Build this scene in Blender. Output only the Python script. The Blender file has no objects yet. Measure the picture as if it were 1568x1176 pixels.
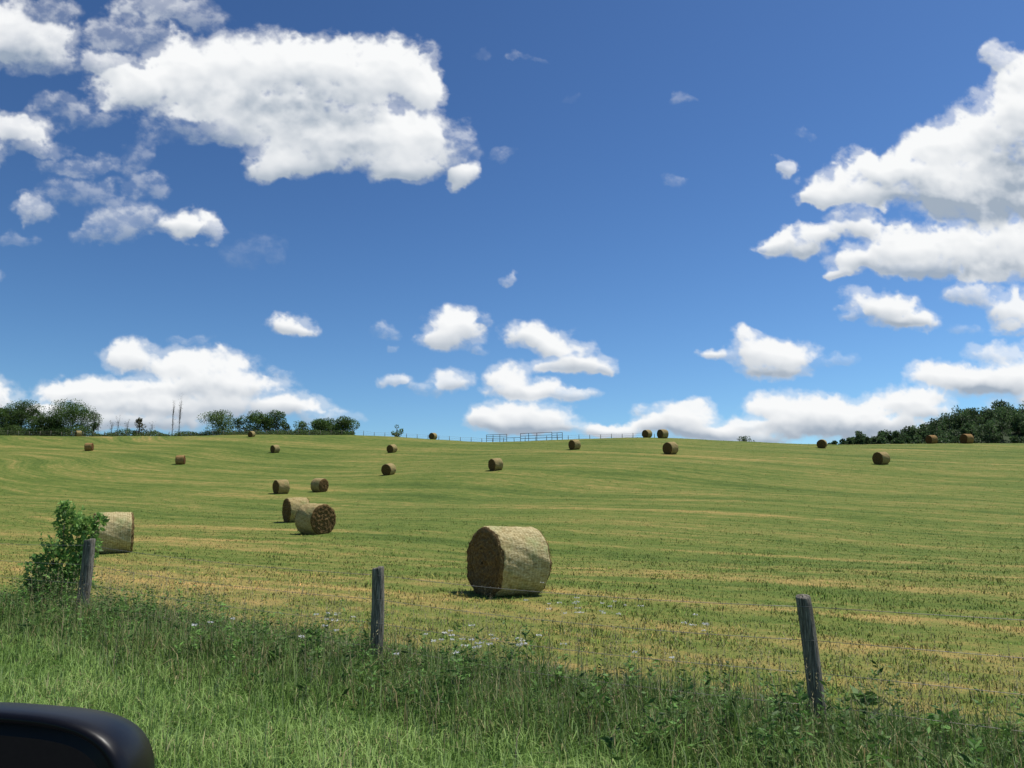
import bpy, math, numpy as np
from mathutils import Vector, Quaternion
rng=np.random.default_rng(7)
sc=bpy.context.scene
F=1279.0; TH=math.radians(10.3); CAMZ=1.75
cT,sT=math.cos(TH),math.sin(TH)
# ------------------------------------------------------------ helpers
def ss(a,b,x):
    t=np.clip((x-a)/(b-a),0,1); return t*t*(3-2*t)
_tab=np.random.default_rng(3).uniform(0,2*np.pi,(256,256)); _gx=np.cos(_tab); _gy=np.sin(_tab)
def pn(x,y,seed=0):
    x=np.asarray(x,float)+seed*17.31; y=np.asarray(y,float)+seed*29.77
    xi=np.floor(x).astype(int); yi=np.floor(y).astype(int); fx=x-xi; fy=y-yi
    u=fx**3*(fx*(fx*6-15)+10); v=fy**3*(fy*(fy*6-15)+10)
    def g(a,b):
        i=(xi+a)&255; j=(yi+b)&255
        return _gx[i,j]*(fx-a)+_gy[i,j]*(fy-b)
    n0=g(0,0)*(1-u)+g(1,0)*u; n1=g(0,1)*(1-u)+g(1,1)*u
    return (n0*(1-v)+n1*v)*1.4
def fbm(x,y,o=4,seed=0,gain=.5):
    r=0;a=1;s=0
    for i in range(o):
        r=r+a*pn(x*2**i,y*2**i,seed+i); s+=a; a*=gain
    return r/s
def billow(x,y,o=4,seed=0,gain=.5):
    r=0;a=1;s=0
    for i in range(o):
        r=r+a*np.abs(pn(x*2**i,y*2**i,seed+i)); s+=a; a*=gain
    return r/s
def make_mesh(name,V,T,col=None,mat=None,smooth=False,parent=None,matidx=None,mats=None):
    V=np.ascontiguousarray(V,dtype=np.float32); T=np.ascontiguousarray(T,dtype=np.int32)
    k=T.shape[1]; n=len(T)
    me=bpy.data.meshes.new(name)
    me.vertices.add(len(V)); me.vertices.foreach_set('co',V.ravel())
    me.loops.add(n*k); me.loops.foreach_set('vertex_index',T.ravel())
    me.polygons.add(n); me.polygons.foreach_set('loop_start',np.arange(0,n*k,k,dtype=np.int32))
    if matidx is not None: me.polygons.foreach_set('material_index',np.asarray(matidx,dtype=np.int32))
    me.update(calc_edges=True)
    if smooth: me.polygons.foreach_set('use_smooth',np.ones(n,dtype=bool))
    if col is not None:
        c=np.ones((len(V),4),np.float32); col=np.asarray(col); c[:,:col.shape[1]]=col
        at=me.color_attributes.new('Col','FLOAT_COLOR','POINT'); at.data.foreach_set('color',c.ravel())
    for m in (mats or ([mat] if mat else [])): me.materials.append(m)
    o=bpy.data.objects.new(name,me); sc.collection.objects.link(o)
    if parent: o.parent=parent
    return o
class Acc:
    def __init__(s): s.V=[];s.T=[];s.C=[];s.M=[];s.n=0
    def add(s,V,T,C,m=0):
        V=np.asarray(V,float).reshape(-1,3);T=np.asarray(T)
        C=np.asarray(C,float)
        if C.ndim==1: C=np.tile(C,(len(V),1))
        s.V.append(V);s.T.append(T+s.n);s.C.append(C);s.M.append(np.full(len(T),m));s.n+=len(V)
    def build(s,name,**k):
        return make_mesh(name,np.concatenate(s.V),np.concatenate(s.T),np.concatenate(s.C),matidx=np.concatenate(s.M),**k)
def nrm(v): return v/np.maximum(np.linalg.norm(v,axis=-1,keepdims=True),1e-9)
def blades(P,h,w,col,lean=.4,r=rng,base=.65):
    n=len(P); az=r.uniform(0,2*np.pi,n); la=r.uniform(0,2*np.pi,n); ln=np.abs(r.normal(0,lean,n))
    side=np.stack([np.cos(az),np.sin(az),0*az],1)*(w*.5)[:,None]
    ld=np.stack([np.cos(la),np.sin(la),0*la],1)*(ln*h)[:,None]
    up=np.array([0,0,1.])
    m=P+ld*.3+up*(h*.55)[:,None]; t=P+ld+up*(h*np.clip(1-ln*.45,.3,1))[:,None]
    V=np.stack([P-side,P+side,m+side*.8,m-side*.8,t],1).reshape(-1,3)
    b=np.arange(n)[:,None,None]*5
    T=(b+np.array([[0,1,2],[0,2,3],[3,2,4]])).reshape(-1,3)
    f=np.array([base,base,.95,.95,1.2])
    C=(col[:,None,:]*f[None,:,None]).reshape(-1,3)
    return V,T,C
def leaves(P,D,L,W,col,r=rng):
    n=len(P); D=nrm(D); a=nrm(np.cross(D,r.normal(0,1,(n,3)))); nn=np.cross(D,a)
    a=a*(W*.5)[:,None]
    m=P+D*(L*.45)[:,None]
    V=np.stack([P,m+a+nn*(W*.12)[:,None],P+D*L[:,None],m-a+nn*(W*.12)[:,None]],1).reshape(-1,3)
    b=np.arange(n)[:,None,None]*4
    T=(b+np.array([[0,1,2],[0,2,3]])).reshape(-1,3)
    return V,T,np.repeat(col,4,0)
def tube(pts,rad,seg=7):
    pts=np.asarray(pts,float); k=len(pts); d=nrm(np.gradient(pts,axis=0))
    ref=np.array([1,0,0.]) if abs(d[0][0])<.8 else np.array([0,1,0.])
    a=nrm(np.cross(d,ref)); b=np.cross(d,a)
    an=np.linspace(0,2*np.pi,seg,endpoint=False)
    V=pts[:,None]+(a[:,None]*np.cos(an)[None,:,None]+b[:,None]*np.sin(an)[None,:,None])*np.asarray(rad)[:,None,None]
    T=[]
    for i in range(k-1):
        for j in range(seg):
            p=i*seg+j;q=i*seg+(j+1)%seg
            T+= [[p,q,q+seg],[p,q+seg,p+seg]]
    V=V.reshape(-1,3); n=len(V); V=np.vstack([V,pts[-1:],pts[:1]])
    for j in range(seg):
        T+=[[(k-1)*seg+j,(k-1)*seg+(j+1)%seg,n],[(j+1)%seg,j,n+1]]
    return V,np.array(T)
# ------------------------------------------------------------ terrain
DS=np.arange(0,900,.5)
def prof(tab,crest,slope=-.07):
    d=np.array([t[0] for t in tab],float); z=np.array([t[1] for t in tab],float)
    z0=np.interp(DS,d,z); z0=np.where(DS>crest,np.interp(crest,d,z)+(DS-crest)*slope,z0)
    z0=np.maximum(z0,-20)
    def sm(z,s):
        k=np.exp(-.5*(np.arange(-4*s,4*s+1)/s)**2);k/=k.sum()
        return np.convolve(np.pad(z,(4*s,4*s),'edge'),k,'valid')
    a=sm(z0,3); b=sm(z0,11); w=ss(20,45,DS)
    return a*(1-w)+b*w+1.75
PA=prof([(0,-1.75),(7.5,-1.75),(10,-1.6),(13.5,-1.36),(18,-1.15),(30,-.66),(40,.05),(50,.8),(70,2.45),(85,4.2),(106,7.5),(125,10.7),(140,13.4),(155,16.5),(176,21.6)],177)
PB=prof([(0,-1.75),(7.5,-1.75),(10,-1.62),(13.5,-1.45),(18,-1.29),(30,-.9),(45,.2),(60,1.85),(75,4.1),(91,7.0),(100,8.8),(115,11.4),(128,13.8),(140,16.1),(152,18.3)],153)
PC=prof([(0,-1.75),(7.5,-1.75),(10,-1.64),(13.5,-1.5),(18,-1.35),(30,-.95),(45,.1),(60,1.75),(75,3.9),(91,6.7),(100,8.3),(115,10.8),(128,13.0),(140,15.0),(150,16.6)],151)
def ground(x,y):
    x=np.asarray(x,float);y=np.asarray(y,float)
    yy=np.maximum(y,0); u=x/np.maximum(yy,5)
    a=np.interp(yy,DS,PA);b=np.interp(yy,DS,PB);c=np.interp(yy,DS,PC)
    w1=ss(-.25,.2,u);w2=ss(.15,.42,u)
    z=a*(1-w1)+b*w1; z=z*(1-w2)+c*w2
    far=ss(12,40,yy)
    z=z+far*(.28*fbm(x/22,y/22,2,5)+.5*pn(x/60,y/60,9)*ss(40,90,yy))
    z=z+.03*pn(x/1.3,y/1.3,4)*ss(5,9,yy)
    return z
def fs(x,y): return .56*x+.83*y-7.65   # distance past fence line
def raydir(px,py):
    xc=(px-784)/F; yc=-(py-588)/F
    return np.array([xc,cT-yc*sT,sT+yc*cT])
def hit(px,py):
    d=raydir(px,py); d=d/d[1]; Y=np.arange(6,185,.1)
    zz=CAMZ+d[2]*Y; g=ground(d[0]*Y,Y); k=np.where(zz<=g)[0]
    if len(k): y=Y[k[0]]
    else: y=Y[np.argmax((g-CAMZ)/Y)]-1
    return np.array([d[0]*y,y,float(ground(d[0]*y,y))])
# ------------------------------------------------------------ materials
def mat(name):
    m=bpy.data.materials.new(name); m.use_nodes=True; nt=m.node_tree
    return m,nt,nt.nodes,nt.links,nt.nodes['Principled BSDF']
def math_(N,L,op,a,b=None,clamp=False):
    n=N.new('ShaderNodeMath');n.operation=op;n.use_clamp=clamp
    for i,v in enumerate((a,b)):
        if v is None: continue
        if isinstance(v,(int,float)): n.inputs[i].default_value=v
        else: L.new(v,n.inputs[i])
    return n.outputs[0]
def ramp(N,L,fac,stops):
    r=N.new('ShaderNodeValToRGB'); L.new(fac,r.inputs[0]); e=r.color_ramp.elements
    while len(e)<len(stops): e.new(.5)
    for k,(p,c) in enumerate(stops): e[k].position=p; e[k].color=(*c,1)
    return r.outputs[0]
def noise(N,L,vec,scale,detail=3,rough=.5,mapscale=None,rot=0):
    if mapscale is not None:
        mp=N.new('ShaderNodeMapping'); mp.inputs['Scale'].default_value=mapscale; mp.inputs['Rotation'].default_value=(0,0,rot)
        L.new(vec,mp.inputs[0]); vec=mp.outputs[0]
    n=N.new('ShaderNodeTexNoise'); n.inputs['Scale'].default_value=scale;n.inputs['Detail'].default_value=detail;n.inputs['Roughness'].default_value=rough
    L.new(vec,n.inputs['Vector']); return n.outputs['Fac']
def mixc(N,L,fac,a,b,blend='MIX'):
    m=N.new('ShaderNodeMix');m.data_type='RGBA';m.blend_type=blend
    for i,v in ((0,fac),(6,a),(7,b)):
        if isinstance(v,(int,float)): m.inputs[i].default_value=v
        elif isinstance(v,tuple): m.inputs[i].default_value=(*v,1)
        else: L.new(v,m.inputs[i])
    return m.outputs[2]
# shared field colour group
G=bpy.data.node_groups.new('field_colour','ShaderNodeTree')
G.interface.new_socket('Color',in_out='OUTPUT',socket_type='NodeSocketColor')
N=G.nodes;L=G.links
geo=N.new('ShaderNodeNewGeometry')
vr=N.new('ShaderNodeMapping'); vr.inputs['Rotation'].default_value=(0,0,math.radians(34)); L.new(geo.outputs['Position'],vr.inputs[0])
wob=noise(N,L,vr.outputs[0],.018,1)
wv=math_(N,L,'MULTIPLY',math_(N,L,'SUBTRACT',wob,.5),30)
sx=N.new('ShaderNodeSeparateXYZ');L.new(vr.outputs[0],sx.inputs[0])
fadew=math_(N,L,'MULTIPLY',math_(N,L,'SUBTRACT',sx.outputs[1],10),.03,True)
yw=math_(N,L,'ADD',sx.outputs[1],math_(N,L,'MULTIPLY',wv,fadew))
cb=N.new('ShaderNodeCombineXYZ');L.new(sx.outputs[0],cb.inputs[0]);L.new(yw,cb.inputs[1])
v=cb.outputs[0]
s1=noise(N,L,v,1,2,.5,(.014,.30,1))
s2=noise(N,L,v,1,3,.6,(.07,1.0,1))
s3=noise(N,L,v,1,4,.65,(.8,1.9,1))
fine=noise(N,L,v,9,4,.7)
patch=noise(N,L,v,.06,3,.6)
a=math_(N,L,'ADD',math_(N,L,'MULTIPLY',s1,.44),math_(N,L,'MULTIPLY',s2,.46))
a=math_(N,L,'ADD',a,math_(N,L,'MULTIPLY',s3,.54))
a=math_(N,L,'ADD',a,math_(N,L,'MULTIPLY',fine,.30))
a=math_(N,L,'ADD',a,math_(N,L,'MULTIPLY',patch,.34))
a=math_(N,L,'SUBTRACT',a,.56)
near=N.new('ShaderNodeMapRange');L.new(sx.outputs[1],near.inputs[0]);near.inputs[1].default_value=8;near.inputs[2].default_value=34;near.inputs[3].default_value=.10;near.inputs[4].default_value=0
a=math_(N,L,'ADD',a,near.outputs[0])
c=ramp(N,L,a,[(.30,(.064,.102,.018)),(.44,(.112,.152,.029)),(.54,(.170,.180,.043)),(.65,(.29,.225,.070)),(.79,(.45,.30,.105))])
go=N.new('NodeGroupOutput');L.new(c,go.inputs[0])
def fieldc(N):
    g=N.new('ShaderNodeGroup');g.node_tree=G;return g.outputs[0]
# ground
gm,nt,N,L,B=mat('ground_mat'); B.inputs['Roughness'].default_value=.95; B.inputs['Specular IOR Level'].default_value=.1
geo=N.new('ShaderNodeNewGeometry')
dp=N.new('ShaderNodeVectorMath');dp.operation='DOT_PRODUCT';L.new(geo.outputs['Position'],dp.inputs[0]);dp.inputs[1].default_value=(.56,.83,0)
nb=noise(N,L,geo.outputs['Position'],.7,3)
sv=math_(N,L,'ADD',dp.outputs['Value'],math_(N,L,'MULTIPLY',math_(N,L,'SUBTRACT',nb,.5),2.0))
mr=N.new('ShaderNodeMapRange');L.new(sv,mr.inputs[0]);mr.inputs[1].default_value=7.7;mr.inputs[2].default_value=9.0
vc=ramp(N,L,noise(N,L,geo.outputs['Position'],6,4,.7),[(.3,(.04,.075,.015)),(.6,(.095,.16,.03)),(.8,(.16,.17,.06))])
L.new(mixc(N,L,mr.outputs[0],vc,fieldc(N)),B.inputs['Base Color'])
bp=N.new('ShaderNodeBump');bp.inputs['Strength'].default_value=.6;bp.inputs['Distance'].default_value=.10
L.new(noise(N,L,geo.outputs['Position'],3.5,6,.75),bp.inputs['Height']);L.new(bp.outputs[0],B.inputs['Normal'])
def leafmat(name,mult_field=False,trans=.3,rough=.6,upn=0):
    m,nt,N,L,B=mat(name); at=N.new('ShaderNodeAttribute');at.attribute_name='Col'
    col=at.outputs['Color']
    if mult_field: col=mixc(N,L,1.0,fieldc(N),col,'MULTIPLY')
    B.inputs['Roughness'].default_value=rough;B.inputs['Specular IOR Level'].default_value=.25
    L.new(col,B.inputs['Base Color'])
    t=N.new('ShaderNodeBsdfTranslucent');L.new(col,t.inputs[0])
    if upn:   # shading normal bent upward to brighten and soften the sward's shading
        g=N.new('ShaderNodeNewGeometry');s=N.new('ShaderNodeVectorMath');s.operation='ADD';L.new(g.outputs['Normal'],s.inputs[0]);s.inputs[1].default_value=(0,0,upn)
        q=N.new('ShaderNodeVectorMath');q.operation='NORMALIZE';L.new(s.outputs[0],q.inputs[0]);L.new(q.outputs[0],B.inputs['Normal'])
    mx=N.new('ShaderNodeMixShader');mx.inputs[0].default_value=trans
    L.new(B.outputs[0],mx.inputs[1]);L.new(t.outputs[0],mx.inputs[2]);L.new(mx.outputs[0],N['Material Output'].inputs[0])
    return m
grassm=leafmat('grass_blade_mat',trans=.35,upn=1.0);stubm=leafmat('stubble_mat',True,.15,.8,upn=1.3);leafm=leafmat('leaf_mat',trans=.35)
barkm,nt,N,L,B=mat('bark_mat');B.inputs['Roughness'].default_value=.9
tc=N.new('ShaderNodeTexCoord');L.new(ramp(N,L,noise(N,L,tc.outputs['Object'],5,5,.6,(6,6,1)),[(.3,(.04,.032,.025)),(.7,(.15,.13,.11))]),B.inputs['Base Color'])
# ------------------------------------------------------------ ground sheet (polar)
na=420
fa=np.concatenate([np.linspace(-np.pi*.28,np.pi*.28,na,endpoint=False),np.linspace(np.pi*.28,2*np.pi-np.pi*.28,120,endpoint=False)])
rad=np.concatenate([[.5,1.5,3,4.5],np.geomspace(5.5,240,420),np.geomspace(250,6000,40)])
A_,R_=np.meshgrid(fa,rad); X=np.sin(A_)*R_; Y=np.cos(A_)*R_; Z=ground(X,Y)
V=np.stack([X,Y,Z],-1).reshape(-1,3); nA=len(fa);nR=len(rad)
i,j=np.meshgrid(np.arange(nR-1),np.arange(nA),indexing='ij'); jn=(j+1)%nA
Q=np.stack([i*nA+j,(i+1)*nA+j,(i+1)*nA+jn,i*nA+jn],-1).reshape(-1,4)[:,::-1]
V=np.vstack([V,[[0,0,float(ground(0,0))]]]); c0=len(V)-1
j=np.arange(nA); Q2=np.stack([np.full(nA,c0),j,j,(j+1)%nA],1)
Tt=np.vstack([Q[:,[0,1,2]],Q[:,[0,2,3]],Q2[:,[0,3,1]]])
make_mesh('grass_field_ground',V,Tt,mat=gm,smooth=True)
# road beneath the car
rm,nt,N,L,B=mat('asphalt');B.inputs['Roughness'].default_value=.9
tc=N.new('ShaderNodeTexCoord');L.new(ramp(N,L,noise(N,L,tc.outputs['Object'],40,4,.7),[(.3,(.035,.035,.036)),(.7,(.075,.073,.07))]),B.inputs['Base Color'])
al=np.array([.83,-.56]);pe=np.array([.56,.83]); pe=pe/np.linalg.norm(pe)
def strip(name,s0,s1,z,m):
    T_=np.linspace(-90,90,61); V=[]
    for t in T_:
        for s in (s0,s1):
            p=pe*(s+7.65)+al*t; V.append([p[0],p[1],z+ (float(ground(p[0],p[1])) if p[1]>4 else 0)])
    T=[[2*k,2*k+2,2*k+3,2*k+1] for k in range(60)]
    return make_mesh(name,np.array(V),np.array(T),mat=m)
strip('road',-12.5,-6.2,.03,rm)
wm_,nt,N,L,B=mat('white_road_paint');B.inputs['Base Color'].default_value=(.6,.6,.57,1)
strip('road_edge_line',-6.6,-6.48,.036,wm_)
# ------------------------------------------------------------ grass verge
def frust(n,y0,y1,pad=2.5,slope=.72):
    y=np.exp(rng.uniform(np.log(y0),np.log(y1),n)); x=rng.uniform(-1,1,n)*(slope*y+pad); return x,y
ac=Acc()
x=rng.uniform(-16,12,560000); y=rng.uniform(3.6,21,560000); s=fs(x,y)
k=(s<.6)&(s>-6)&(np.abs(x)<.72*y+2.5); x=x[k];y=y[k];s=s[k]
k=rng.uniform(0,1,len(x))<np.clip(9/y,.3,1); x=x[k];y=y[k];s=s[k]
cl=np.clip(.5+.8*fbm(x/.3,y/.3,3,21),0,1); cl2=np.clip(.5+.9*fbm(x/1.1,y/1.1,3,31),0,1)
weed=ss(-1.9,-.8,s+.5*pn(x/1.2,y/1.2,8))
h=(.04+.17*cl+.12*cl2)*rng.uniform(.5,1.25,len(x))*(1+weed*.7)
w=rng.uniform(.006,.012,len(x))
g1=np.array([.115,.22,.036]);g2=np.array([.31,.45,.12]);dk=np.array([.085,.165,.03]);tn=np.array([.46,.42,.20])
m=np.clip(1.0*cl2+.8*cl-.45+rng.normal(0,.25,len(x)),0,1)[:,None]
col=g1*(1-m)+g2*m; wd=(weed*.8)[:,None]; col=col*(1-wd)+dk*wd*rng.uniform(.6,1.8,len(x))[:,None]
isT=rng.uniform(0,1,len(x))<(.03+.08*(cl2>.62)+.05*weed); col[isT]=tn*rng.uniform(.6,1.1,(isT.sum(),1))
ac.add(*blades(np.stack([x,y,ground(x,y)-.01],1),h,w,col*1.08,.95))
ac.build('verge_grass',mats=[grassm])
# field stubble / short grass
ac=Acc()
x,y=frust(430000,7,150); s=fs(x,y); k=(s>.1); x=x[k];y=y[k]
cl=np.clip(.5+.8*fbm(x/.45,y/.45,3,41),0,1); big=np.clip(.5+.9*fbm(x/2.4,y/2.4,2,47),0,1)
k=rng.uniform(0,1,len(x))<.25+.9*cl*(.4+big); x=x[k];y=y[k];cl=cl[k];big=big[k]
fd=ss(18,70,y)
h=(.02+.10*cl**1.6)*rng.uniform(.5,1.6,len(x))*(.6+.7*big)*(1-.3*fd); w=(.005+.00055*y)*rng.uniform(.5,1.4,len(x))
vv=rng.uniform(.7,1.8,len(x)); vv=vv*(1-.6*fd)+1.25*.6*fd
col=np.ones((len(x),3))*vv[:,None]
gr=rng.uniform(0,1,len(x))<(.15+.45*big)*(1-.75*fd); col[gr]*=np.array([.78,1.12,.68])
st_=rng.uniform(0,1,len(x))<.07*(1-.5*fd); col[st_]*=np.array([1.8,1.4,1.5])
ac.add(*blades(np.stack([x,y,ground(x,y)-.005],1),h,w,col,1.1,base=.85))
ac.build('mown_field_grass',mats=[stubm])
# fence-line weeds
ac=Acc()
n=42000; t=rng.uniform(-15,11,n); s=rng.normal(-.35,.6,n)+.3*pn(t/1.5,t*0,3)
x=al[0]*t+pe[0]*(s+7.65); y=al[1]*t+pe[1]*(s+7.65); k=(y>3.5); x=x[k];y=y[k];s=s[k];t=t[k]
cl=np.clip(.5+.8*fbm(x/.5,y/.5,2,61),0,1)
h=(.18+.46*cl)*rng.uniform(.45,1.2,len(x))*np.exp(-(np.clip(s,0,9)/1.0)**2*.4); w=rng.uniform(.005,.012,len(x))
m=rng.uniform(0,1,len(x))[:,None]; col=np.array([.06,.12,.022])*(1-m)+np.array([.18,.28,.06])*m
isT=rng.uniform(0,1,len(x))<.17; col[isT]=np.array([.38,.31,.14])*rng.uniform(.6,1.1,(isT.sum(),1))
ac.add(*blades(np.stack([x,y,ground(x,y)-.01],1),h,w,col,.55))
# tall thin seed-stalks
n=3200; t=rng.uniform(-15,11,n); s=rng.normal(.1,.8,n)
x=al[0]*t+pe[0]*(s+7.65); y=al[1]*t+pe[1]*(s+7.65)
h=rng.uniform(.4,.95,n)*(.5+.8*(.5+.5*fbm(x/.8,y/.8,2,71)));P=np.stack([x,y,ground(x,y)],1)
col=np.array([.38,.33,.17])*rng.uniform(.6,1.2,(n,1))
la=rng.uniform(0,6.28,n); tip=P+np.stack([np.cos(la)*.22*h,np.sin(la)*.22*h,h],1)
sd=np.stack([np.cos(la+1.5),np.sin(la+1.5),0*la],1)*.002
ac.add(np.stack([P-sd,P+sd,tip],1).reshape(-1,3),np.arange(3*n).reshape(-1,3),np.repeat(col,3,0))
pp=np.repeat(tip,9,0); pp=pp-np.array([0,0,1])*rng.uniform(0,.13,(len(pp),1))
ac.add(*leaves(pp,np.stack([rng.normal(0,.4,len(pp)),rng.normal(0,.4,len(pp)),np.ones(len(pp))],1),np.full(len(pp),.022),np.full(len(pp),.007),np.repeat(col*1.15,9,0)))
# broad-leaved stems
def weedplants(ac,xy,H,nl,Ll,col):
    n=len(xy);P=np.stack([xy[:,0],xy[:,1],ground(xy[:,0],xy[:,1])],1)
    la=rng.uniform(0,6.28,n);ln=rng.uniform(0,.35,n)
    tip=P+np.stack([np.cos(la)*ln*H,np.sin(la)*ln*H,H],1)
    sd=np.stack([np.cos(la+1.5),np.sin(la+1.5),0*la],1)*.004
    ac.add(np.stack([P-sd,P+sd,tip],1).reshape(-1,3),np.arange(3*n).reshape(-1,3),np.repeat(col*.8,3,0))
    f=rng.uniform(.12,1,(n,nl,1))**.8; Q=P[:,None]*(1-f)+tip[:,None]*f
    th=rng.uniform(0,6.28,(n,nl)); D=np.stack([np.cos(th),np.sin(th),rng.uniform(-.25,.9,(n,nl))],-1)
    LL=(Ll[:,None]*(1.25-.75*f[...,0])*rng.uniform(.6,1.2,(n,nl))).ravel()
    cc=np.repeat(col,nl,0)*rng.uniform(.6,1.5,(n*nl,1))
    ac.add(*leaves(Q.reshape(-1,3),D.reshape(-1,3),LL,LL*.32,cc))
n=2300; t=rng.uniform(-15,11,n); cn=pn(t/.9,t*0+3,77)
s=rng.normal(-.3,.6,n); k=cn+rng.uniform(-.5,.5,n)>-.12; t=t[k];s=s[k];cn=cn[k];n=len(t)
xy=np.stack([al[0]*t+pe[0]*(s+7.65),al[1]*t+pe[1]*(s+7.65)],1)
weedplants(ac,xy,rng.uniform(.28,.62,n)*(1+.6*np.clip(cn,0,1)),18,rng.uniform(.05,.13,n),np.array([.09,.18,.036])*rng.uniform(.55,1.6,(n,1)))
# big-leaved dock near right post
for (px,py,cnt,LL) in ((1222,1125,9,.26),(1450,1160,8,.22),(1330,1120,7,.2),(860,1075,7,.17),(420,1040,6,.15)):
    p=hit(px,py); th=rng.uniform(0,6.28,cnt); D=np.stack([np.cos(th),np.sin(th),rng.uniform(.4,1.5,cnt)],1)
    ac.add(*leaves(np.tile(p+[0,0,.2],(cnt,1)),D,rng.uniform(.6,1.1,cnt)*LL,rng.uniform(.5,.65,cnt)*LL,np.array([[.15,.28,.055]])*rng.uniform(.8,1.3,(cnt,1))))
ac.build('fence_line_weeds',mats=[grassm])
# white umbel wildflowers
ac=Acc()
for (px,py,n,sp) in ((500,952,10,26),(735,984,20,55),(900,934,14,40),(690,985,6,20),(1098,955,6,25),(860,920,6,30),(320,960,4,30),(1000,1000,2,40)):
    for k in range(n):
        a=px+rng.normal(0,sp);b=py+rng.normal(0,12)
        hh=rng.uniform(.55,.85); d=raydir(a,b); Yg=np.arange(6,20,.05); zz=CAMZ+d[2]/d[1]*Yg
        g=ground(d[0]/d[1]*Yg,Yg)+hh; q=np.where(zz<=g)[0]
        if not len(q): continue
        y_=Yg[q[0]]; x_=d[0]/d[1]*y_; z_=float(ground(x_,y_)); top=np.array([x_,y_,z_+hh])
        V=np.array([[x_-.0025,y_,z_],[x_+.0025,y_,z_],top]); ac.add(V,np.array([[0,1,2]]),np.array([.10,.17,.04]))
        m=28; r=np.sqrt(rng.uniform(0,1,m))*rng.uniform(.015,.036); th=rng.uniform(0,6.28,m)
        P=top+np.stack([r*np.cos(th),r*np.sin(th),rng.normal(0,.004,m)],1)
        D=np.stack([np.cos(th),np.sin(th),rng.normal(.3,.3,m)],1)
        ac.add(*leaves(P,D,np.full(m,.010),np.full(m,.010),np.full((m,3),.76)))
ac.build('white_wildflowers',mats=[grassm])
# ------------------------------------------------------------ fence posts
pm,nt,N,L,B=mat('weathered_wood');B.inputs['Roughness'].default_value=.9
tc=N.new('ShaderNodeTexCoord');nz=noise(N,L,tc.outputs['Object'],9,6,.65,(7,7,.7))
L.new(ramp(N,L,nz,[(.34,(.035,.03,.022)),(.5,(.155,.138,.108)),(.68,(.36,.325,.265))]),B.inputs['Base Color'])
bp=N.new('ShaderNodeBump');bp.inputs['Strength'].default_value=1;bp.inputs['Distance'].default_value=.02;L.new(nz,bp.inputs['Height']);L.new(bp.outputs[0],B.inputs['Normal'])
posts=[]
def fpost(x,y,topz,r,leanx,leany,seed):
    z0=float(ground(x,y)); H=topz-z0; k=26; sg=20
    zs=np.concatenate([np.linspace(-.25,H-.012,k),[H,H+.001]]); an=np.linspace(0,2*np.pi,sg,endpoint=False)
    V=[]
    for q,zz in enumerate(zs):
        sc_=1.0+.12*(1-zz/H)
        if q==k: sc_=.93
        if q==k+1: sc_=.02
        rr=r*sc_*(1+.10*pn(np.cos(an)*1.3+seed,np.sin(an)*1.3+zz*.8,seed)+.05*pn(an*5,zz*1.1+seed+an*0,2))
        tl=.014*np.cos(an+seed)*(zz>H*.95)
        V.append(np.stack([rr*np.cos(an)+leanx*zz/H+.012*math.sin(zz*3+seed),rr*np.sin(an)+leany*zz/H,zz+tl],1))
    V=np.concatenate(V); T=[]
    for a in range(len(zs)-1):
        for b in range(sg): T.append([a*sg+b,a*sg+(b+1)%sg,(a+1)*sg+(b+1)%sg,(a+1)*sg+b])
    o=make_mesh('fence_post',V,np.array(T),mat=pm,smooth=True); o.location=(x,y,z0)
    posts.append((x,y,z0,H,leanx,leany)); return o
def px2X(px,py,Y): d=raydir(px,py); return d[0]/d[1]*Y, CAMZ+d[2]/d[1]*Y
for (px,py,Y_,r,lx,ly) in ((579,869,10.2,.072,0.0,.0),(1229,913,7.5,.064,-.10,0.02),(138,826,13.6,.085,.05,0)):
    X_,Zt=px2X(px,py,Y_); fpost(X_-lx,Y_,Zt,r,lx,ly,int(px)%7+1)
for t_ in (-20.5,-26.5,9.4,14.6):
    p=al*t_+pe*7.65
    fpost(p[0],p[1],float(ground(p[0],p[1]))+1.22,.07,.02,0,3+int(abs(t_)))
wm,nt,N,L,B=mat('galvanised_wire');B.inputs['Base Color'].default_value=(.30,.28,.26,1);B.inputs['Metallic'].default_value=.5;B.inputs['Roughness'].default_value=.6
ac=Acc(); ps=sorted(posts,key=lambda p:p[0])
for f_ in (.93,.7,.48,.26):
    for a,b in zip(ps[:-1],ps[1:]):
        pa=np.array([a[0]+a[4]*f_,a[1]+a[5]*f_-.07,a[2]+a[3]*f_]);pb=np.array([b[0]+b[4]*f_,b[1]+b[5]*f_-.07,b[2]+b[3]*f_])
        tt=np.linspace(0,1,15)[:,None]; pts=pa*(1-tt)+pb*tt; pts[:,2]-=.05*4*(tt*(1-tt))[:,0]
        V,T=tube(pts,np.full(15,.0022),4); ac.add(V,T,np.ones(3))
        for q in np.arange(.02,1,.022):
            c_=pa*(1-q)+pb*q; c_[2]-=.05*4*q*(1-q)
            V,T=tube([c_+[0,0,-.014],c_+[.006,0,.014]],[.0013,.001],3);ac.add(V,T,np.ones(3))
ac.build('barbed_wire',mats=[wm])
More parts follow.
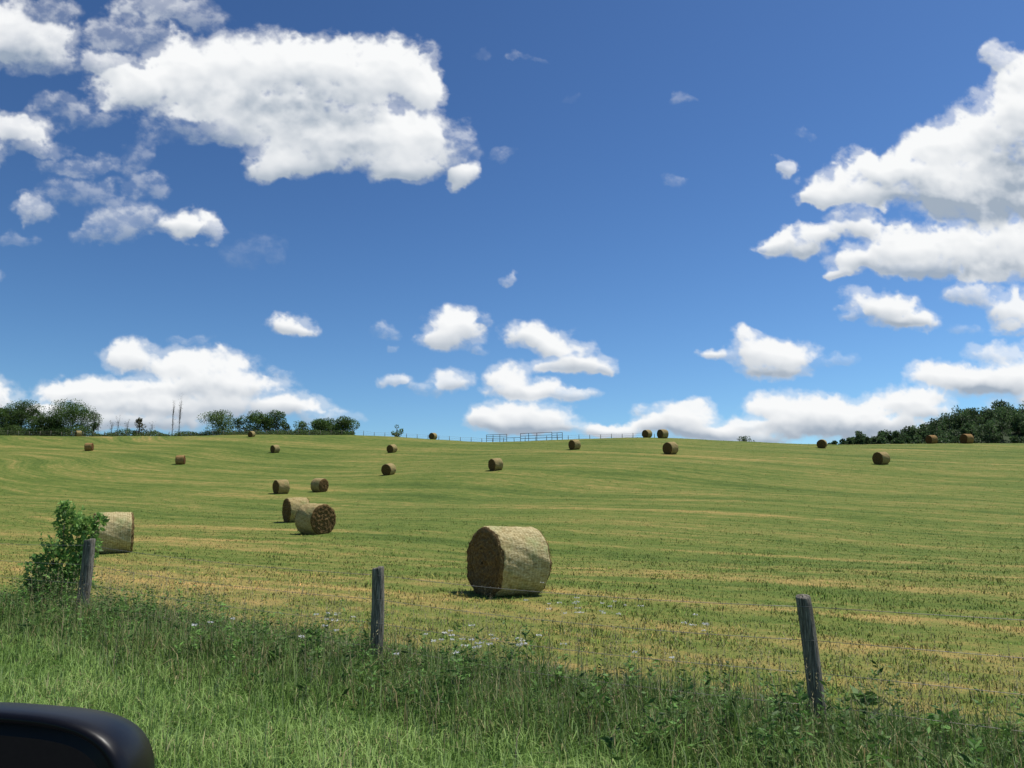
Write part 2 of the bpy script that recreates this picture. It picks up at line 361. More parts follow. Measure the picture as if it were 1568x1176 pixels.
# ------------------------------------------------------------ hay bales
def strawmat(name,end):
    m,nt,N,L,B=mat(name);B.inputs['Roughness'].default_value=.95;B.inputs['Specular IOR Level'].default_value=.1
    tc=N.new('ShaderNodeTexCoord');O=tc.outputs['Object']
    at=N.new('ShaderNodeAttribute');at.attribute_name='Col'
    if end:
        sp=N.new('ShaderNodeSeparateXYZ');L.new(O,sp.inputs[0])
        rr=math_(N,L,'SQRT',math_(N,L,'ADD',math_(N,L,'POWER',sp.outputs[1],2),math_(N,L,'POWER',sp.outputs[2],2)))
        nn=noise(N,L,O,3,3); rr2=math_(N,L,'ADD',rr,math_(N,L,'MULTIPLY',nn,.16))
        w=math_(N,L,'SINE',math_(N,L,'MULTIPLY',rr2,60)); w=math_(N,L,'MULTIPLY',w,.035)
        f=math_(N,L,'ADD',noise(N,L,O,22,5,.8),w)
        c=ramp(N,L,f,[(.28,(.05,.031,.014)),(.5,(.165,.108,.048)),(.75,(.34,.25,.115))])
        h=f
    else:
        f=noise(N,L,O,13,6,.72,(.8,2.0,2.0)); g=noise(N,L,O,2.0,4,.6); g2=noise(N,L,O,2.6,4,.6,(1,1,1.01))
        sp=N.new('ShaderNodeSeparateXYZ');L.new(O,sp.inputs[0])
        wl=math_(N,L,'MULTIPLY',math_(N,L,'SINE',math_(N,L,'MULTIPLY',sp.outputs[0],85)),.03)
        f=math_(N,L,'ADD',f,wl)
        c=ramp(N,L,f,[(.28,(.19,.145,.065)),(.47,(.42,.34,.165)),(.70,(.70,.61,.36))])
        gf=math_(N,L,'MULTIPLY',math_(N,L,'SUBTRACT',g,.50),3.0,True)
        c=mixc(N,L,gf,c,mixc(N,L,f,(.10,.15,.03),(.44,.54,.25)))
        df=math_(N,L,'MULTIPLY',math_(N,L,'SUBTRACT',g2,.47),2.2,True)
        c=mixc(N,L,df,c,mixc(N,L,1.0,c,(.74,.68,.58),'MULTIPLY'))
        h=f
    c=mixc(N,L,1.0,c,at.outputs['Color'],'MULTIPLY')
    L.new(c,B.inputs['Base Color'])
    bp=N.new('ShaderNodeBump');bp.inputs['Strength'].default_value=.8;bp.inputs['Distance'].default_value=.03;L.new(h,bp.inputs['Height']);L.new(bp.outputs[0],B.inputs['Normal'])
    return m
bm_=strawmat('hay_wrap',False);be_=strawmat('hay_end',True)
def bale(px,py,ang,D=1.5,Lb=1.25,near=False,seed=1,tint=(1,1,1)):
    r=np.random.default_rng(seed); p=hit(px,py)
    R=D/2; sg=96 if near else 40; nl=34 if near else 10; ne=26 if near else 8
    prof_=[]
    for q in np.linspace(0.02,1,ne): prof_.append((-Lb/2-.03*(1-q**2)+ (0.05*(max(q-.9,0)/.1)**2), R*q*.985,1))
    for q in np.linspace(0,1,nl): prof_.append((-Lb/2+.07+(Lb-.14)*q, R*(1+.02*math.sin(math.pi*q)),0))
    for q in np.linspace(1,0.02,ne): prof_.append((Lb/2+.03*(1-q**2)-(0.05*(max(q-.9,0)/.1)**2),R*q*.985,1))
    an=np.linspace(0,2*np.pi,sg,endpoint=False); V=[]
    for (a,rr,m_) in prof_:
        cx=np.cos(an);cy=np.sin(an)
        d1=.035*pn(cx*2+seed,cy*2+a*1.5,seed)+.018*pn(cx*8+seed,cy*8+a*4,seed+1)+.010*pn(an*3+a*25+seed,cx*0+a*30,seed+2)
        rad_=rr*(1+d1*(1 if rr>R*.5 else rr/R))
        ax=a+(.012*np.sin(rr*70+an)+.04*pn(cx*rr*7+seed,cy*rr*7,seed+4))*(1 if m_ else .3)*np.sign(a)
        z=rad_*cy; z=np.where(z<-R*.86,-R*.86+(z+R*.86)*.35,z)
        V.append(np.stack([ax,rad_*cx*1.01,z],1))
    V=np.concatenate(V); T=[];M=[]
    for a in range(len(prof_)-1):
        e=1 if (prof_[a][2] and prof_[a+1][2]) else 0
        for b in range(sg):
            b2=(b+1)%sg; A0=a*sg+b;B0=a*sg+b2;C0=(a+1)*sg+b2;D0=(a+1)*sg+b
            T+=[[A0,C0,B0],[A0,D0,C0]];M+=[e,e]
    ac=Acc()
    ac.add(V,np.array(T),np.array(tint)); ac.M[0]=np.array(M)
    k=6500 if near else 500; an=r.uniform(0,6.28,k); a=r.uniform(-.5,.5,k)*Lb; en=r.uniform(0,1,k)<.5
    rr=np.where(en,R*np.sqrt(r.uniform(0,1,k)),R*1.0); a=np.where(en,np.sign(a)*(Lb/2+.015),a)
    P=np.stack([a,rr*np.cos(an),np.maximum(rr*np.sin(an),-R*.88)],1)
    O=np.stack([np.where(en,np.sign(a),0),np.where(en,0,np.cos(an)),np.where(en,0,np.sin(an))],1)
    Tn=np.stack([np.where(en,0,r.normal(0,.6,k)),-np.sin(an),np.cos(an)],1)*r.choice([-1,1],k)[:,None]
    Dd=O*r.uniform(.05,.5,k)[:,None]+Tn; LL=r.uniform(.03,.12,k); W=np.full(k,.004 if near else .012)
    cc=np.array([[1.1,1.05,.95]])*r.uniform(.6,1.5,(k,1))*np.array([tint])
    v_,t_,c_=leaves(P-O*.01,Dd,LL,W,cc,r); ac.add(v_,t_,c_,0); ac.M[-1]=np.repeat(en.astype(int),2)
    o=ac.build('round_hay_bale',mats=[bm_,be_])
    sm=np.zeros(len(o.data.polygons),bool); sm[:len(T)]=True; o.data.polygons.foreach_set('use_smooth',sm)
    e=.5; gx=(float(ground(p[0]+e,p[1]))-float(ground(p[0]-e,p[1])))/(2*e); gy=(float(ground(p[0],p[1]+e))-float(ground(p[0],p[1]-e)))/(2*e)
    o.rotation_mode='QUATERNION'
    q=Vector((0,0,1)).rotation_difference(Vector((-gx,-gy,1)).normalized())
    o.rotation_quaternion=q@Quaternion((0,0,1),math.radians(ang))
    o.location=(p[0],p[1],p[2]+R*.9*.99-.02)
    return o
# ang: direction of bale axis (deg from +x)
BL=[(778,909,33,1,True),(170,846,28,1,True),(482,817,-38,1,True),(453,799,32,1,True),
 (430,756,40,1,False),(489,753,-30,1,False),(595,727,62,.98,False),(759,720,36,1,False),(600,693,60,.95,False),
 (276,711,10,.95,False),(136,690,10,.95,False),(421,693,50,.9,False),(880,688,35,1,False),(1027,695,38,1.15,False),
 (991,670,40,.98,False),(1015,671,30,1.1,False),(1259,686,60,1.0,False),(1350,711,25,1.1,False),(663,669,60,.95,False),
 (385,669,70,.8,False),(120,667,40,.85,False),(1427,679,15,1.05,False),(1481,679,15,1.15,False)]
for k,(a,b,g,s_,nr) in enumerate(BL):
    ti=(1,1,1) if k<2 else ((.85,.8,.72) if k<4 else (.72,.66,.58))
    if a in (276,136,1427,1481): ti=(.68,.50,.40)
    bale(a,b,g,1.5*s_,1.25*s_,nr,k+1,ti)
# ------------------------------------------------------------ trees
def tree(name,x,y,z,H,Wd,seed,nclu=26,per=260,ls=.26,trunk=.16,col=(.05,.09,.022),low=.0,flat=1.0,bare=False,lump=.25):
    r=np.random.default_rng(seed);ac=Acc()
    b=np.array([x,y,z]); top=b+[r.normal(0,.1)*Wd,0,H*.8]
    pts=[b+(top-b)*f+np.array([r.normal(0,.04)*Wd,r.normal(0,.04)*Wd,0])*(f>0) for f in np.linspace(0,1,6)]
    V,T=tube(pts,np.linspace(trunk,trunk*.2,6)); ac.add(V,T,np.ones(3)*.3,1)
    for i in range(nclu):
        f=r.uniform(low,1); th=r.uniform(0,6.28)
        prof=math.sin(math.pi*min(1,(.22+.76*f)))**.5 if not bare else .6
        rad=Wd*.5*prof*r.uniform(.35,1.0)
        c=b+np.array([math.cos(th)*rad,math.sin(th)*rad,H*(.08+.86*f)*r.uniform(.9,1.04)])
        s=b+(top-b)*min(.95,f*.75)
        mid=(s+c)/2+[0,0,-.04*H if not bare else 0]
        V,T=tube([s,mid,c],[trunk*.35,trunk*.22,trunk*.06],4);ac.add(V,T,np.ones(3)*.3,1)
        if per:
            n=int(per*r.uniform(.5,1.5)); R=Wd*lump*r.uniform(.55,1.15)
            q=nrm(r.normal(0,1,(n,3)))*(R*r.uniform(.3,1,(n,1))**.5)*np.array([1,1,.72*flat])
            D=nrm(q)+r.normal(0,.6,(n,3)); br=r.uniform(.6,1.5)
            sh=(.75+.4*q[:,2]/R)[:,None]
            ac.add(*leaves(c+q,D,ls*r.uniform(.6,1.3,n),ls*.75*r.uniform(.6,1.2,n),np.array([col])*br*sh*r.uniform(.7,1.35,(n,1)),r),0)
    return ac.build(name,mats=[leafm,barkm])
def crest_tree(name,px,pyt,wpx,Y=178,**k):
    d=raydir(px,pyt);d=d/d[1]; X_=d[0]*Y; zt=CAMZ+d[2]*Y; z=float(ground(X_,Y)); H=max(zt-z,1.5)
    return tree(name,X_,Y,z,H,wpx/F*Y,seed=int(px)+1005,**k)
G1=(.10,.17,.04);G2=(.075,.13,.032);G3=(.13,.20,.05)
crest_tree('shrub_tree',-40,618,70,186,col=G2,nclu=46)
crest_tree('shrub_tree',4,622,60,184,col=G1,nclu=48)
crest_tree('shrub_tree',40,618,66,186,col=G2,nclu=48)
crest_tree('shrub_tree',106,621,76,184,col=G1,nclu=56)
crest_tree('shrub_tree',74,634,44,182,col=G2,nclu=34)
crest_tree('young_tree',146,626,18,180,col=G2,nclu=16,per=60,bare=True,ls=.2)
crest_tree('shrub_tree',215,641,20,180,col=(.12,.11,.04),nclu=14,per=80)
crest_tree('shrub_tree',337,630,52,182,col=G3,nclu=34,per=170)
crest_tree('shrub_tree',366,637,36,184,col=G2,nclu=22,per=130)
crest_tree('shrub_tree',396,635,44,184,col=G1,nclu=32)
crest_tree('shrub_tree',425,629,42,186,col=G2,nclu=34)
crest_tree('shrub_tree',462,646,32,182,col=G3,nclu=20,per=100)
crest_tree('shrub_tree',494,640,44,184,col=G1,nclu=30)
crest_tree('shrub_tree',526,643,40,182,col=G1,nclu=28)
crest_tree('shrub_tree',608,652,16,176,col=G3,nclu=11,per=60)
for px_,t_ in ((268,606),(278,600)):
    crest_tree('poplar_tree',px_,t_,8,184,col=(.13,.12,.07),nclu=50,per=5,ls=.12,trunk=.05,bare=True,low=.1)
for px_,t_ in ((182,634),(196,638),(233,642),(172,641),(152,634)):
    crest_tree('bare_sapling',px_,t_,12,180,col=(.13,.12,.07),nclu=24,per=5,ls=.15,trunk=.05,bare=True,low=.1)
# low hedgerow along the left crest
ac=Acc(); n=52000; px_=rng.uniform(-260,545,n)
Yh=180+rng.normal(0,1.2,n); X_=(px_-784)/F*Yh*1.0/(cT)
lum=np.clip(.75+.9*fbm(X_/5,X_*0,3,91),.15,1.7)*np.where(px_<150,1.45,.85)
Zg=ground(X_,Yh); zz=rng.uniform(-.2,1,n)*lum*1.8
cc=np.array([.085,.14,.036])*rng.uniform(.5,1.6,(n,1))
ac.add(*leaves(np.stack([X_,Yh,Zg+zz],1),rng.normal(0,1,(n,3)),rng.uniform(.15,.32,n),rng.uniform(.12,.24,n),cc))
ac.build('hedgerow',mats=[leafm])
# crest fence
def crestpt(px_,off):
    d=raydir(px_,661);d/=d[1];Yc=np.arange(120,180,.5);g=ground(d[0]*Yc,Yc);yk=Yc[np.argmax((g-CAMZ)/Yc)]+off
    return np.array([d[0]*yk,yk,float(ground(d[0]*yk,yk))])
ac=Acc(); tops=[]
for px_ in np.arange(-120,1010,16.5):
    p=crestpt(px_,.3); hh=rng.uniform(1.0,1.25)*(.9 if px_<560 else .7)
    V,T=tube([p-[0,0,.2],p+[rng.normal(0,.03),0,hh]],[.06,.05],5);ac.add(V,T,np.ones(3)); tops.append(p+[0,0,hh])
tops=np.array(tops)
for f_ in (0.08,.42,.75):
    V,T=tube(tops-[0,0,f_],np.full(len(tops),.014),3);ac.add(V,T,np.ones(3))
ac.build('hilltop_wire_fence',mats=[pm])
# pipe corral gates
pg,nt,N,L,B=mat('painted_pipe');B.inputs['Base Color'].default_value=(.10,.07,.055,1);B.inputs['Roughness'].default_value=.8;B.inputs['Specular IOR Level'].default_value=.1
def gate(pa,pb,nrail,npost,h=1.35):
    ac=Acc();A=crestpt(pa,.2);Bp=crestpt(pb,.2)
    for f_ in np.linspace(0,1,npost):
        p=A*(1-f_)+Bp*f_; V,T=tube([p-[0,0,.3],p+[0,0,h]],[.055,.055],6);ac.add(V,T,np.ones(3))
    for q in range(nrail):
        hq=h*(1-q/nrail)*.97
        V,T=tube([A+[0,-.05,hq],A*.5+Bp*.5+[0,-.05,hq],Bp+[0,-.05,hq]],[.04]*3,6);ac.add(V,T,np.ones(3))
    ac.build('pipe_gate',mats=[pg])
gate(745,776,4,4,1.4);gate(797,822,3,3,1.45);gate(822,845,3,2,1.45);gate(845,861,3,3,1.3)
gate(776,797,1,2,.7)
# ------------------------------------------------------------ wooded hill, right
hm,nt,N,L,B=mat('wooded_ground');B.inputs['Base Color'].default_value=(.03,.05,.015,1);B.inputs['Roughness'].default_value=1
hx=np.linspace(60,700,90);hy=np.linspace(200,520,60);HX,HY=np.meshgrid(hx,hy)
rpx=np.array([900,1290,1330,1400,1450,1500,1568,1700,1900,2600]);rpy=np.array([730,690,685,676,665,654,646,630,612,600])
def hillz(x,y):
    u=x/np.maximum(y,1); px_=784+u*F*.985; t=np.interp(px_,rpx,(820-rpy)/F)
    ridge=t*340; f=ss(215,340,y)*(1-.25*ss(340,520,y))
    return CAMZ+(-6)*(1-f)+ridge*f+2*pn(x/30,y/30,14)*f
Vh=np.stack([HX,HY,hillz(HX,HY)],-1).reshape(-1,3)
i,j=np.meshgrid(np.arange(59),np.arange(89),indexing='ij');Qh=np.stack([i*90+j,i*90+j+1,(i+1)*90+j+1,(i+1)*90+j],-1).reshape(-1,4)
make_mesh('wooded_hill',Vh,Qh,mat=hm,smooth=True)
ac=Acc(); r=np.random.default_rng(99)
for k in range(900):
    y_=r.uniform(285,375); u=r.uniform(.38,1.0); x_=u*y_
    pxx=784+u*F*.985
    z=float(hillz(x_,y_)); H=r.uniform(3.5,8.5)*(1.5 if r.uniform()<.1 else 1)*float(np.interp(pxx,[1290,1420,1600],[.45,.9,1.05])); W=H*r.uniform(.6,.95)
    for c in range(9):
        th=r.uniform(0,6.28);f=r.uniform(.3,1);rr=W*.36*math.sin(math.pi*min(1,.2+.72*f))
        cc=np.array([x_+math.cos(th)*rr,y_+math.sin(th)*rr,z+H*f*.92]);n=46;R=W*.24
        q=nrm(r.normal(0,1,(n,3)))*R*r.uniform(.4,1,(n,1))*np.array([1,1,.8])
        br=r.uniform(.45,1.7)
        ac.add(*leaves(cc+q,nrm(q)+r.normal(0,.5,(n,3)),r.uniform(.4,.85,n),r.uniform(.3,.6,n),np.array([[.07,.115,.042]])*br*r.uniform(.7,1.3,(n,1)),r),0)
    V,T=tube([[x_,y_,z-.5],[x_,y_,z+H*.7]],[.2,.08],5);ac.add(V,T,np.ones(3)*.3,1)
ac.build('distant_trees',mats=[leafm,barkm])
crest_tree('shrub_tree',1140,670,26,158,col=G2,nclu=10,per=60,ls=.2)
# ------------------------------------------------------------ leafy bush beside left post
r=np.random.default_rng(5);ac=Acc();base=hit(92,935)
for (cx,cz,R,cnt) in ((0,.35,.42,700),(-.1,.75,.36,600),(.12,1.15,.33,520),(.02,1.45,.25,320),(.34,1.42,.17,170),(-.32,.45,.35,450),(.3,.55,.3,380),(-.48,.2,.30,350),(.42,1.0,.18,150),(-.02,1.68,.13,90),(-.5,.62,.16,100),(.55,1.5,.10,50)):
    c=base+np.array([cx,r.normal(0,.12),cz])
    V,T=tube([base+[cx*.2,0,0],(base+c)/2+[0,0,.08],c],[.014,.01,.004],5);ac.add(V,T,np.ones(3)*.3,1)
    n=cnt; q=nrm(r.normal(0,1,(n,3)))*(R*r.uniform(.15,1.12,(n,1))**.6)
    lump=(.5+.5*fbm((c+q)[:,0]*5,(c+q)[:,2]*5,2,8)); k=lump>.38; q=q[k];lump=lump[k];n=len(q)
    D=nrm(q)*.8+r.normal(0,.5,(n,3))+[0,0,.1]
    ac.add(*leaves(c+q,D,r.uniform(.06,.12,n),r.uniform(.04,.075,n),np.array([[.20,.35,.085]])*(.4+1.0*lump[:,None])*r.uniform(.5,1.4,(n,1)),r),0)
    for s_ in range(4):
        tipd=nrm(np.array([[r.normal(0,.5),r.normal(0,.5),1]]))[0]*R*1.6
        m=14;f=np.linspace(.4,1,m)[:,None];P=c+tipd*f
        V,T=tube([c,c+tipd],[.005,.002],4);ac.add(V,T,np.ones(3)*.3,1)
        ac.add(*leaves(P,r.normal(0,1,(m,3))+[0,0,.4],r.uniform(.06,.1,m),r.uniform(.035,.06,m),np.array([[.25,.41,.11]])*r.uniform(.8,1.3,(m,1)),r),0)
ac.build('leafy_bush',mats=[leafm,barkm])
# ------------------------------------------------------------ car side mirror
root=bpy.data.objects.new('car_side_mirror',None);sc.collection.objects.link(root)
bk,nt,N,L,B=mat('black_car_plastic');B.inputs['Base Color'].default_value=(.004,.004,.006,1);B.inputs['Roughness'].default_value=.38;B.inputs['Specular IOR Level'].default_value=.22
gl,nt,N,L,B=mat('mirror_glass');B.inputs['Base Color'].default_value=(.05,.055,.06,1);B.inputs['Metallic'].default_value=1;B.inputs['Roughness'].default_value=.03  # dark tint stands in for the reflection of the unbuilt car interior
W_,H_=.29,.19
def ring(sx,sz,yo,n=64,e=3.6):
    a=np.linspace(0,2*np.pi,n,endpoint=False);c,s=np.cos(a),np.sin(a)
    x=np.sign(c)*np.abs(c)**(2/e)*W_/2*sx; z=np.sign(s)*np.abs(s)**(2/e)*H_/2*sz
    z=z+ -.006*(x/(W_/2))*(z>0)
    return np.stack([x,np.full(n,yo),z],1)
rs=[(.05,.05,.115),(.45,.45,.112),(.7,.68,.098),(.86,.84,.07),(.95,.94,.035),(1,1,0),(1.0,1.0,-.012),(.985,.98,-.018),(.955,.935,-.019),(.935,.905,-.014),(.925,.89,.012)]
V=np.concatenate([ring(*q) for q in rs]); T=[]
for a in range(len(rs)-1):
    for b in range(64): T.append([a*64+b,a*64+(b+1)%64,(a+1)*64+(b+1)%64,(a+1)*64+b])
make_mesh('housing',V,np.array(T),mat=bk,smooth=True,parent=root)
g0=ring(.80,.74,.004); Vg=np.vstack([g0,[[0,.004,0]]]); Tg=np.array([[b,(b+1)%64,64] for b in range(64)])
make_mesh('mirror_glass',Vg,Tg,mat=gl,parent=root)
g1=np.vstack([ring(.93,.9,.010),ring(.78,.72,.002)]);make_mesh('glass_bezel',g1,np.array([[b,(b+1)%64,64+(b+1)%64,64+b] for b in range(64)]),mat=bk,smooth=True,parent=root)
V,T=tube([[-.08,.05,-.05],[-.16,.05,-.10],[-.24,.03,-.13],[-.30,0,-.15]],[.045,.04,.04,.05],12);make_mesh('mount_arm',V,T,mat=bk,smooth=True,parent=root)
dz=.83; ct=raydir(232,1080)*dz
root.location=(ct[0]-W_/2,ct[1],CAMZ+ct[2]-H_/2-.001); root.rotation_euler=(math.radians(4),0,math.radians(-8))
# ------------------------------------------------------------ clouds on a sky dome
st=1.45
gx=np.arange(-420,1990,st);gy=np.arange(-220,760,st);PX,PY=np.meshgrid(gx,gy)
CL=[ # x,y,rx,ry,opacity
(300,105,85,48,1),(390,100,95,52,1),(470,110,95,52,1),(560,112,85,50,1),(615,110,50,45,1),(650,140,35,32,1),(225,140,75,32,1),(200,120,45,18,.9),(330,155,110,50,1),(430,185,110,55,1),(520,200,110,55,1),(610,215,80,55,1),(660,225,45,40,.9),(610,255,55,26,1),(500,235,90,35,1),(430,255,50,24,.95),(350,205,70,26,.7),(290,200,60,20,.4),(700,225,26,34,.45),(708,268,18,20,.9),(690,205,20,14,.4),
(35,70,80,42,.8),(10,40,60,40,.85),(75,100,40,18,.5),(-60,60,90,60,.9),(60,15,60,22,.45),(15,200,60,28,.8),(60,225,40,16,.5),(240,20,65,26,.6),(190,55,60,22,.5),(165,95,40,22,.7),(310,25,40,22,.4),(90,160,45,16,.45),(140,185,50,18,.35),(120,255,55,18,.4),(210,240,22,28,.25),(50,320,32,20,.6),(190,335,50,32,.55),(160,360,45,18,.45),(130,300,60,22,.3),(225,285,35,18,.35),(285,345,44,25,1),(320,355,24,12,.6),(20,370,30,14,.2),(390,390,50,26,.1),(-80,230,80,50,.8),(-120,420,90,40,.8),
(200,548,45,26,.9),(300,560,80,28,.95),(170,600,95,24,1),(330,590,100,26,1),(110,603,45,20,.95),(260,620,170,28,1),(430,622,70,20,.95),(60,632,50,16,.9),(200,648,120,14,.85),(500,640,50,12,.5),(290,520,30,7,.25),(425,570,20,6,.25),(-60,610,80,35,.9),
(448,497,34,16,.95),(700,502,40,30,.95),(680,520,34,20,.9),(740,495,14,8,.35),(590,508,24,12,.35),(600,532,12,6,.4),(605,585,26,11,.7),(690,582,30,17,.8),(655,597,26,9,.4),(730,535,14,6,.35),
(822,515,50,22,.95),(858,535,45,18,.95),(885,560,48,18,1),(920,568,22,10,.8),(850,565,36,12,.8),
(775,580,34,24,1),(805,600,60,18,1),(870,605,45,10,.7),(800,640,78,24,1),(760,652,45,14,1),(830,655,60,10,1),(740,640,26,14,.9),
(1100,545,26,9,.85),(1145,516,22,13,.85),(1190,548,62,27,1),(1185,572,50,14,1),(1165,535,40,18,1),(1295,550,24,9,.25),(1260,555,20,8,.35),
(1040,640,60,22,.95),(1010,655,50,14,.95),(1095,662,70,16,1),(935,662,50,11,.9),(1065,625,30,14,.85),(1000,630,30,12,.5),(1145,650,30,14,.8),
(1185,622,40,24,1),(1265,632,110,28,1),(1220,655,80,20,1),(1330,655,110,22,1),(1390,615,60,22,1),(1420,632,40,14,.9),(1160,672,40,10,.8),
(1425,572,38,20,1),(1490,585,70,24,1),(1545,580,50,28,1),(1530,540,50,16,.7),(1640,580,90,40,1),
(1345,470,50,22,1),(1390,490,50,15,1),(1310,490,24,8,.5),(1490,455,40,17,.7),(1550,480,36,28,.85),(1475,503,24,8,.25),(1640,470,60,40,1),
(1530,90,30,18,.7),(1560,120,40,34,.95),(1560,165,70,40,1),(1510,205,75,42,1),(1440,225,70,34,1),(1370,262,80,34,1),(1275,285,46,28,1),(1250,300,34,18,1),(1470,285,110,50,1),(1340,300,70,24,1),(1560,280,90,70,1),(1310,330,40,14,.6),(1500,325,80,26,.85),(1660,200,110,110,1),(1680,380,120,80,1),
(1210,374,42,22,1),(1180,378,18,10,.7),(1260,358,46,14,.95),(1320,350,55,14,.9),(1310,400,46,24,1),(1290,425,28,10,.85),(1390,380,60,34,1),(1470,380,85,34,1),(1555,370,70,44,1),(1530,415,80,26,1),(1400,410,80,16,.85),(1620,510,80,10,.5),
(1197,258,15,16,.7),(1190,243,8,6,.4),(1045,157,20,9,.25),(1035,277,26,10,.2),(766,241,22,11,.25),(780,424,13,8,.5),(790,92,16,7,.25),(740,90,12,6,.15),(820,95,12,6,.15),(1235,205,16,8,.15),(640,75,12,10,.3),(870,150,14,6,.1),
(1750,620,200,30,.9),(1820,300,160,60,.8),(1480,-90,200,50,.8),(700,-150,180,40,.8),(240,-60,160,50,.7)]
# grey shade painted into the bodies and bases of clouds: x,y,rx,ry,strength
DKS=[(470,165,120,38,.9),(340,150,70,22,.5),(520,225,90,16,.45),(250,150,40,14,.35),(1500,318,130,26,1.25),(1565,260,60,60,1.0),(1400,285,80,14,.6),(1500,412,100,14,.6),(1350,410,40,10,.35),(290,600,140,12,.4),(200,630,90,8,.35),(800,655,60,7,.3),(790,605,40,7,.2),(700,515,30,8,.2),(860,560,40,7,.25),(1290,655,130,10,.45),(1070,665,60,7,.35),(1190,572,44,8,.45),(1500,598,70,8,.45),(30,90,60,18,.6),(1660,260,90,70,.8),(1370,492,50,7,.4),(1230,375,40,7,.3)]
e1=fbm(PX/70,PY/70,3,101);e2=fbm(PX/70,PY/70,3,151);e3=fbm(PX/19,PY/19,4,111);e4=fbm(PX/19,PY/19,4,121)
hz=ss(350,620,PY); amp=1-.55*hz
WX=PX+(30*e1)*amp+(12*e3)*(1-.3*hz); WY=PY+(24*e2)*amp+(9*e4)*(1-.3*hz)
S=np.full(PX.shape,1e-6);O=np.zeros(PX.shape);kk=5.
for (cx,cy,rx,ry,op) in CL:
    x0=max(int((cx-rx*2.4-50-gx[0])/st),0);x1=min(int((cx+rx*2.4+50-gx[0])/st),len(gx));y0=max(int((cy-ry*2.4-50-gy[0])/st),0);y1=min(int((cy+ry*2.4+50-gy[0])/st),len(gy))
    if x1<=x0 or y1<=y0: continue
    sl=(slice(y0,y1),slice(x0,x1)); dx=(WX[sl]-cx)/(rx*1.1);dy=(WY[sl]-cy)/(ry*1.1)
    dy=np.where(dy>0,dy*1.22,dy)
    m=1-(dx*dx+dy*dy); e=np.exp(kk*np.maximum(m,-3)); S[sl]+=e; O[sl]+=e*op
M=np.log(S+1e-4)/kk; OP=O/S
bil=billow(PX/50,PY/42,4,201,.5); bil2=billow(PX/18,PY/15,3,231,.5); wis=fbm(PX/34,PY/24,6,251,.62)
size=1-.35*hz
base0=np.minimum(M,1.1)-.10
D=base0+ (0.30-bil)*1.2*size*.9 +(.3-bil2)*.45+ wis*.5*(1.4-OP)
edge=.50+.35*ss(.0,.5,fbm(PX/60,PY/60,2,271)+.15)   # some rims crisp, some feathery
al_=ss(-.16,edge-.02,D)
al_=np.maximum(al_,.42*ss(-.55,.25,base0+wis*.9)*ss(-.75,-.1,M))
thin=ss(.35,.95,OP)
al_=al_*(1-(1-thin)*(1-(.18+.62*ss(-.25,.35,wis))))*np.clip(OP*1.25,0,1)
def blur(a,s):
    s=max(int(s/st),1);k=np.exp(-.5*(np.arange(-3*s,3*s+1)/s)**2);k/=k.sum();p=3*s
    a=np.apply_along_axis(lambda v:np.convolve(np.pad(v,p,'edge'),k,'valid'),0,a)
    return np.apply_along_axis(lambda v:np.convolve(np.pad(v,p,'edge'),k,'valid'),1,a)
H=np.sqrt(np.clip(D+.12,0,1.6))
H1=blur(H,3.5);H2=blur(H,9);H3=blur(H,22)
g1y,g1x=np.gradient(H1,st);g2y,g2x=np.gradient(H2,st);g3y,g3x=np.gradient(H3,st)
lit=np.clip((g1y*.9-g1x*.25)*2.4,-.10,.09)+np.clip((g2y*.9-g2x*.3)*6,-.15,.14)+np.clip(g3y*11,-.18,.16)  # sunlit tops and shaded undersides, painted into the emissive cloud colour
dkm=np.zeros_like(M)
for (cx,cy,rx,ry,s_) in DKS:
    rr=((WX-cx)/rx)**2+((WY-cy)/ry)**2; dkm=np.maximum(dkm,s_*np.exp(-rr*1.0))
soft=blur(np.clip(D,0,1),5)
sh=.87+lit-.56*dkm*(.8+.9*fbm(PX/40,PY/30,4,303))*ss(.15,.6,soft)+.06*fbm(PX/30,PY/24,3,301)
sh=np.clip(sh*(1-.12*(1-thin)),.40,1.0)
t=np.clip((sh-.4)/.55,0,1)[...,None]
cs=np.array([.36,.43,.52])*(1-t)+np.array([.95,.96,.965])*t
xc=(PX-784)/F;yc=-(PY-588)/F
dv=np.stack([xc,cT-yc*sT,sT+yc*cT],-1);dv/=np.linalg.norm(dv,axis=-1,keepdims=True)
Rd=5000; Vs=dv*Rd+[0,0,CAMZ]
ny,nx=PX.shape
colr=np.concatenate([cs,al_[...,None]],-1).reshape(-1,4)
i,j=np.meshgrid(np.arange(ny-1),np.arange(nx-1),indexing='ij')
Qs=np.stack([i*nx+j,i*nx+j+1,(i+1)*nx+j+1,(i+1)*nx+j],-1).reshape(-1,4)
af=al_.ravel()[Qs].max(1)>.004; Qs=Qs[af]
cm=bpy.data.materials.new('cumulus_cloud');cm.use_nodes=True;N=cm.node_tree.nodes;L=cm.node_tree.links;N.clear()
at=N.new('ShaderNodeAttribute');at.attribute_name='Col';em=N.new('ShaderNodeEmission');L.new(at.outputs['Color'],em.inputs[0]);em.inputs[1].default_value=1.0
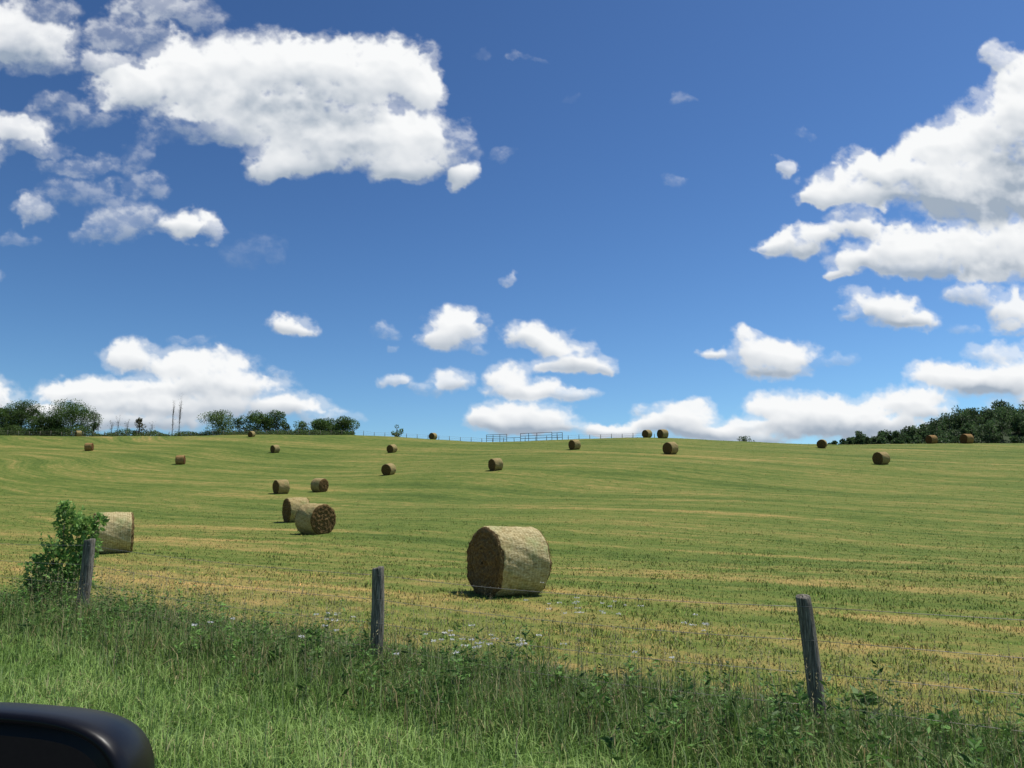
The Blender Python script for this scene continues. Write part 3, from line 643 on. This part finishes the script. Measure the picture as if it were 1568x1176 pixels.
tr=N.new('ShaderNodeBsdfTransparent');mx=N.new('ShaderNodeMixShader');L.new(at.outputs['Alpha'],mx.inputs[0]);L.new(tr.outputs[0],mx.inputs[1]);L.new(em.outputs[0],mx.inputs[2])
ou=N.new('ShaderNodeOutputMaterial');L.new(mx.outputs[0],ou.inputs[0])
try: cm.cycles.emission_sampling='NONE'
except Exception: pass
make_mesh('sky_clouds',Vs.reshape(-1,3),Qs,col=colr,mat=cm)
# ------------------------------------------------------------ light
sunv=Vector((.36,.18,.91)).normalized(); el=math.asin(sunv.z); azm=math.atan2(sunv.x,sunv.y)
w=bpy.data.worlds.new('World');sc.world=w;w.use_nodes=True;N=w.node_tree.nodes;L=w.node_tree.links
sk=N.new('ShaderNodeTexSky');sk.sky_type='NISHITA';sk.sun_disc=False;sk.sun_elevation=el;sk.sun_rotation=azm
sk.air_density=1.0;sk.dust_density=.45;sk.ozone_density=3.0;sk.altitude=300
s10=N.new('ShaderNodeVectorMath');s10.operation='SCALE';s10.inputs['Scale'].default_value=.1;L.new(sk.outputs[0],s10.inputs[0])
gmm=N.new('ShaderNodeGamma');gmm.inputs[1].default_value=1.68;L.new(s10.outputs[0],gmm.inputs[0])
s11=N.new('ShaderNodeVectorMath');s11.operation='MULTIPLY';s11.inputs[1].default_value=(17.,18.,16.5);L.new(gmm.outputs[0],s11.inputs[0])
bg=N['Background'];L.new(s11.outputs[0],bg.inputs[0]);bg.inputs[1].default_value=.10
sl=bpy.data.lights.new('sun','SUN');sl.energy=5.0;sl.angle=math.radians(.5);sl.color=(1,.96,.89)
so=bpy.data.objects.new('sun',sl);sc.collection.objects.link(so);so.rotation_euler=sunv.to_track_quat('Z','Y').to_euler()
cam=bpy.data.cameras.new('camera');co=bpy.data.objects.new('camera',cam);sc.collection.objects.link(co)
co.location=(0,0,CAMZ);co.rotation_euler=(math.radians(90)+TH,0,0);cam.sensor_width=36;cam.lens=36*F/1568;cam.clip_start=.05;cam.clip_end=20000
sc.camera=co
sc.view_settings.view_transform='Standard';sc.view_settings.look='None';sc.view_settings.exposure=0
